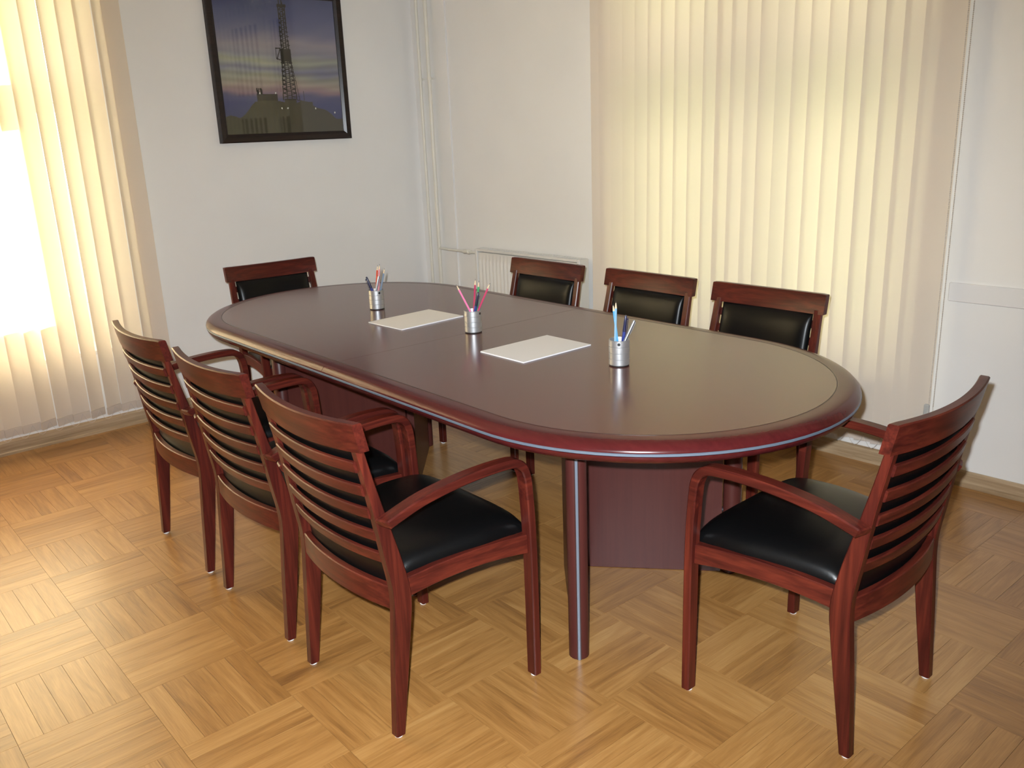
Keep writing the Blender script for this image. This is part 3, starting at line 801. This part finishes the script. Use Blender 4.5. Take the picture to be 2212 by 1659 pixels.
# ------------------------------------------------------------------ pencil cups with pencils and pens
ALU = plain('brushed_aluminium', (0.52, 0.52, 0.53), 0.42, 0.8)
ALU_IN = plain('cup_inside', (0.18, 0.18, 0.18), 0.5, 0.6)
RUBBER = plain('black_rubber', (0.01, 0.01, 0.01), 0.6)
LEADM = plain('graphite', (0.04, 0.04, 0.045), 0.4)
TIPWOOD = plain('sharpened_wood', (0.72, 0.55, 0.36), 0.6)
CUP_H, CUP_R = .079, .031
VIEW = Vector((CF.x, CF.y, 0)).normalized(); LAT = Vector((VIEW.y, -VIEW.x, 0))
def cup(lx, ly, label, hole_px):
    p = t_world(lx, ly, TOPZ); root = empty('pencil_cup', p); tag(root, label, 'pencil cup', 'aluminium pencil cups on the table')
    prof = [(CUP_R - .002, .0025)]
    for k in range(4):
        z0 = .003 + k * (CUP_H - .004) / 4; z1 = .003 + (k + 1) * (CUP_H - .004) / 4
        prof += [(CUP_R - .0011, z0 + .0002), (CUP_R, z0 + .0009), (CUP_R, z1 - .0009), (CUP_R - .0011, z1 - .0002)]
    prof += [(CUP_R - .001, CUP_H), (CUP_R - .0025, CUP_H), (CUP_R - .0028, CUP_H - .002), (CUP_R - .0028, .006), (.002, .006)]
    q = MB(); q.lathe(prof, 48); q.build('body', ALU, root, 0.5)
    q = MB(); q.lathe([(CUP_R - .0015, 0), (CUP_R - .0015, .003), (.002, .003)], 32); q.build('rubber_base', RUBBER, root)
    q = MB(); q.lathe([(CUP_R - .004, .0062), (.001, .0063)], 32); q.build('inner_floor', ALU_IN, root)
    d = math.asin(max(-1, min(1, hole_px))); dirv = (LAT * math.sin(d) - VIEW * math.cos(d))
    a = Vector((0, 0, CUP_H - .010)); q = MB(); q.tube([a + dirv * (CUP_R - .004), a + dirv * (CUP_R + .0004)], [.0045, .0045], 16); q.build('hole', RUBBER, root)
    return p
def stick_points(cp, rim_px, tip_px, depth, margin=.0085):
    """axis of a pencil or pen standing in the cup at cp: through the rim and tip pixels, in the vertical plane across the view at `depth` behind the cup centre"""
    o = cp + VIEW * depth
    def onplane(px):
        r = pix_ray(*px); t = (o - CAM_POS).dot(VIEW) / r.dot(VIEW); return CAM_POS + r * t
    R, T = onplane(rim_px), onplane(tip_px)
    lr, lt = (R - cp).dot(LAT), (T - cp).dot(LAT)
    zr = cp.z + CUP_H; lim = math.sqrt(max((CUP_R - margin) ** 2 - depth * depth, 1e-6))
    lr = max(-lim, min(lim, lr))
    zb = cp.z + .0085; lb = lr + (lr - lt) * (zr - zb) / (T.z - zr); lb = max(-lim, min(lim, lb))
    # through base and rim, cut at the tip's height
    f = (T.z - zb) / (zr - zb); ltip = lt
    base = cp + LAT * lb + VIEW * depth; base.z = zb
    tip = cp + LAT * ltip + VIEW * depth; tip.z = T.z
    return base, tip
def placed(name, base, tip, label, cat, group):
    root = empty(name, base); z = (tip - base); L = z.length
    root.rotation_mode = 'QUATERNION'; root.rotation_quaternion = z.to_track_quat('Z', 'Y'); tag(root, label, cat, group); return root, L
PMATS = {}
def pmat(col):
    if col not in PMATS: PMATS[col] = plain('lacquer_%d' % len(PMATS), col, 0.28, 0, 0.4)
    return PMATS[col]
def pencil(cp, rim, tip, depth, col, label, lead=True):
    b, t = stick_points(cp, rim, tip, depth); root, L = placed('pencil', b, t, label, 'pencil', 'pencils in the cups')
    q = MB(); q.lathe([(.0036, 0), (.0036, L - .022)], 6); q.build('barrel', pmat(col), root)
    q = MB(); q.lathe([(.0035, L - .022), (.0012, L - .006)], 12); q.build('sharpened_cone', TIPWOOD, root)
    q = MB(); q.lathe([(.0012, L - .006), (.0003, L)], 8); q.build('lead', LEADM, root)
    return root
def pen(cp, rim, tip, depth, col, label, kind):
    b, t = stick_points(cp, rim, tip, depth, .0115); root, L = placed('pen', b, t, label, 'pen', 'pens in the cups')
    if kind == 'ball':
        q = MB(); q.lathe([(.0015, 0), (.004, .012), (.0052, .03), (.0052, L - .05)], 18); q.build('barrel', pmat((.02, .035, .20)), root, 0.7)
        q = MB(); q.lathe([(.0055, L - .05), (.0056, L - .045), (.0050, L - .02), (.0040, L - .004), (.0025, L)], 18); q.build('cap', pmat(col), root, 0.7)
        q = MB(); q.cbox(-.0018, .0018, -.0085, -.0068, L - .058, L - .008, .0005); q.box(-.0018, .0018, -.0075, -.003, L - .013, L - .009); q.build('clip', pmat(col), root)
    else:
        q = MB(); q.lathe([(.0015, 0), (.0038, .012), (.0042, .03), (.0042, L - .003), (.0032, L)], 18); q.build('barrel', PEN_ALU, root, 0.7)
        q = MB(); q.cbox(-.0014, .0014, -.0066, -.0052, L - .045, L - .004, .0004); q.box(-.0014, .0014, -.006, -.003, L - .008, L - .004); q.build('clip', PEN_ALU, root)
    return root, L
WHITEP = plain('white_print', (0.85, 0.85, 0.85), 0.5)
def star_mark(root, L, z, side):
    # small white five-point star and a line of tiny lettering printed along the cap
    v = [(0, 0)]
    for k in range(10):
        r = .0021 if k % 2 == 0 else .0009; a = PI / 2 + k * PI / 5; v.append((r * math.cos(a), r * math.sin(a)))
    q = MB(); q.add([(x, -.0089, z + y) for x, y in v] + [(x, -.0085, z + y) for x, y in v], [(0, 1 + k, 1 + (k + 1) % 10) for k in range(10)] + [(11, 12 + (k + 1) % 10, 12 + k) for k in range(10)] + [(1 + k, 1 + (k + 1) % 10, 12 + (k + 1) % 10, 12 + k) for k in range(10)])
    q.build('star_mark', WHITEP, root)
    q = MB()
    for k in range(6): q.box(-.0005, .0005, -.0088, -.0085, z + .005 + k * .0024, z + .0066 + k * .0024)
    q.build('lettering', WHITEP, root)

c1 = cup(.019, .645, 'ribbed aluminium pencil cup farthest from the camera', .55)
c2 = cup(.013, -.002, 'ribbed aluminium pencil cup in the middle of the table', .85)
c3 = cup(.024, -.694, 'ribbed aluminium pencil cup nearest the camera', -.15)
pen(c1, (803, 628), (791, 598), .008, (.008, .010, .045), 'dark blue pen leaning left in the farthest cup', 'ball')
pen(c1, (812, 629), (818, 596), -.012, (.5, .5, .5), 'slim silver pen in front in the farthest cup', 'slim')
pencil(c1, (813, 627), (815.5, 572), .020, (.62, .06, .03), 'red pencil standing upright in the farthest cup')
pencil(c1, (818, 628), (820, 570), .004, (.72, .28, .32), 'salmon pink pencil standing upright in the farthest cup')
pencil(c1, (823, 627), (831, 579), .012, (.20, .27, .36), 'grey blue pencil leaning right in the farthest cup')
pencil(c2, (1016, 672), (985, 614), .000, (.84, .22, .42), 'bright pink pencil leaning left in the middle cup')
pencil(c2, (1024, 671), (1027, 602), .020, (.50, .05, .12), 'crimson pencil standing upright in the middle cup')
pencil(c2, (1030, 671), (1034.5, 606), .012, (.06, .36, .15), 'green pencil behind the dark pen in the middle cup')
pencil(c2, (1035, 672), (1059, 611), -.0085, (.55, .06, .14), 'raspberry red pencil leaning right in the middle cup')
r2, L2 = pen(c2, (1025, 673), (1033, 631), -.0185, (.006, .008, .030), 'dark navy pen with a white star in the middle cup', 'ball')
star_mark(r2, L2, L2 - .040, 0)
pencil(c3, (1329, 734), (1330.5, 650), -.010, (.24, .44, .62), 'light blue pencil, taller of the crossed pair in the nearest cup')
pencil(c3, (1333, 734), (1324, 656), .004, (.10, .38, .68), 'sky blue pencil, shorter of the crossed pair in the nearest cup')
r3, L3 = pen(c3, (1347, 734), (1352, 681), .012, (.008, .010, .05), 'dark blue pen in the nearest cup', 'ball')
q = MB(); q.tube([(0, -.0080, L3 - .060), (0, -.0092, L3 - .060)], [.0022, .0022], 12); q.build('clip_dot', WHITEP, r3)
pen(c3, (1352, 735), (1370.5, 692), -.006, (.5, .5, .5), 'slim silver pen leaning right in the nearest cup', 'slim')
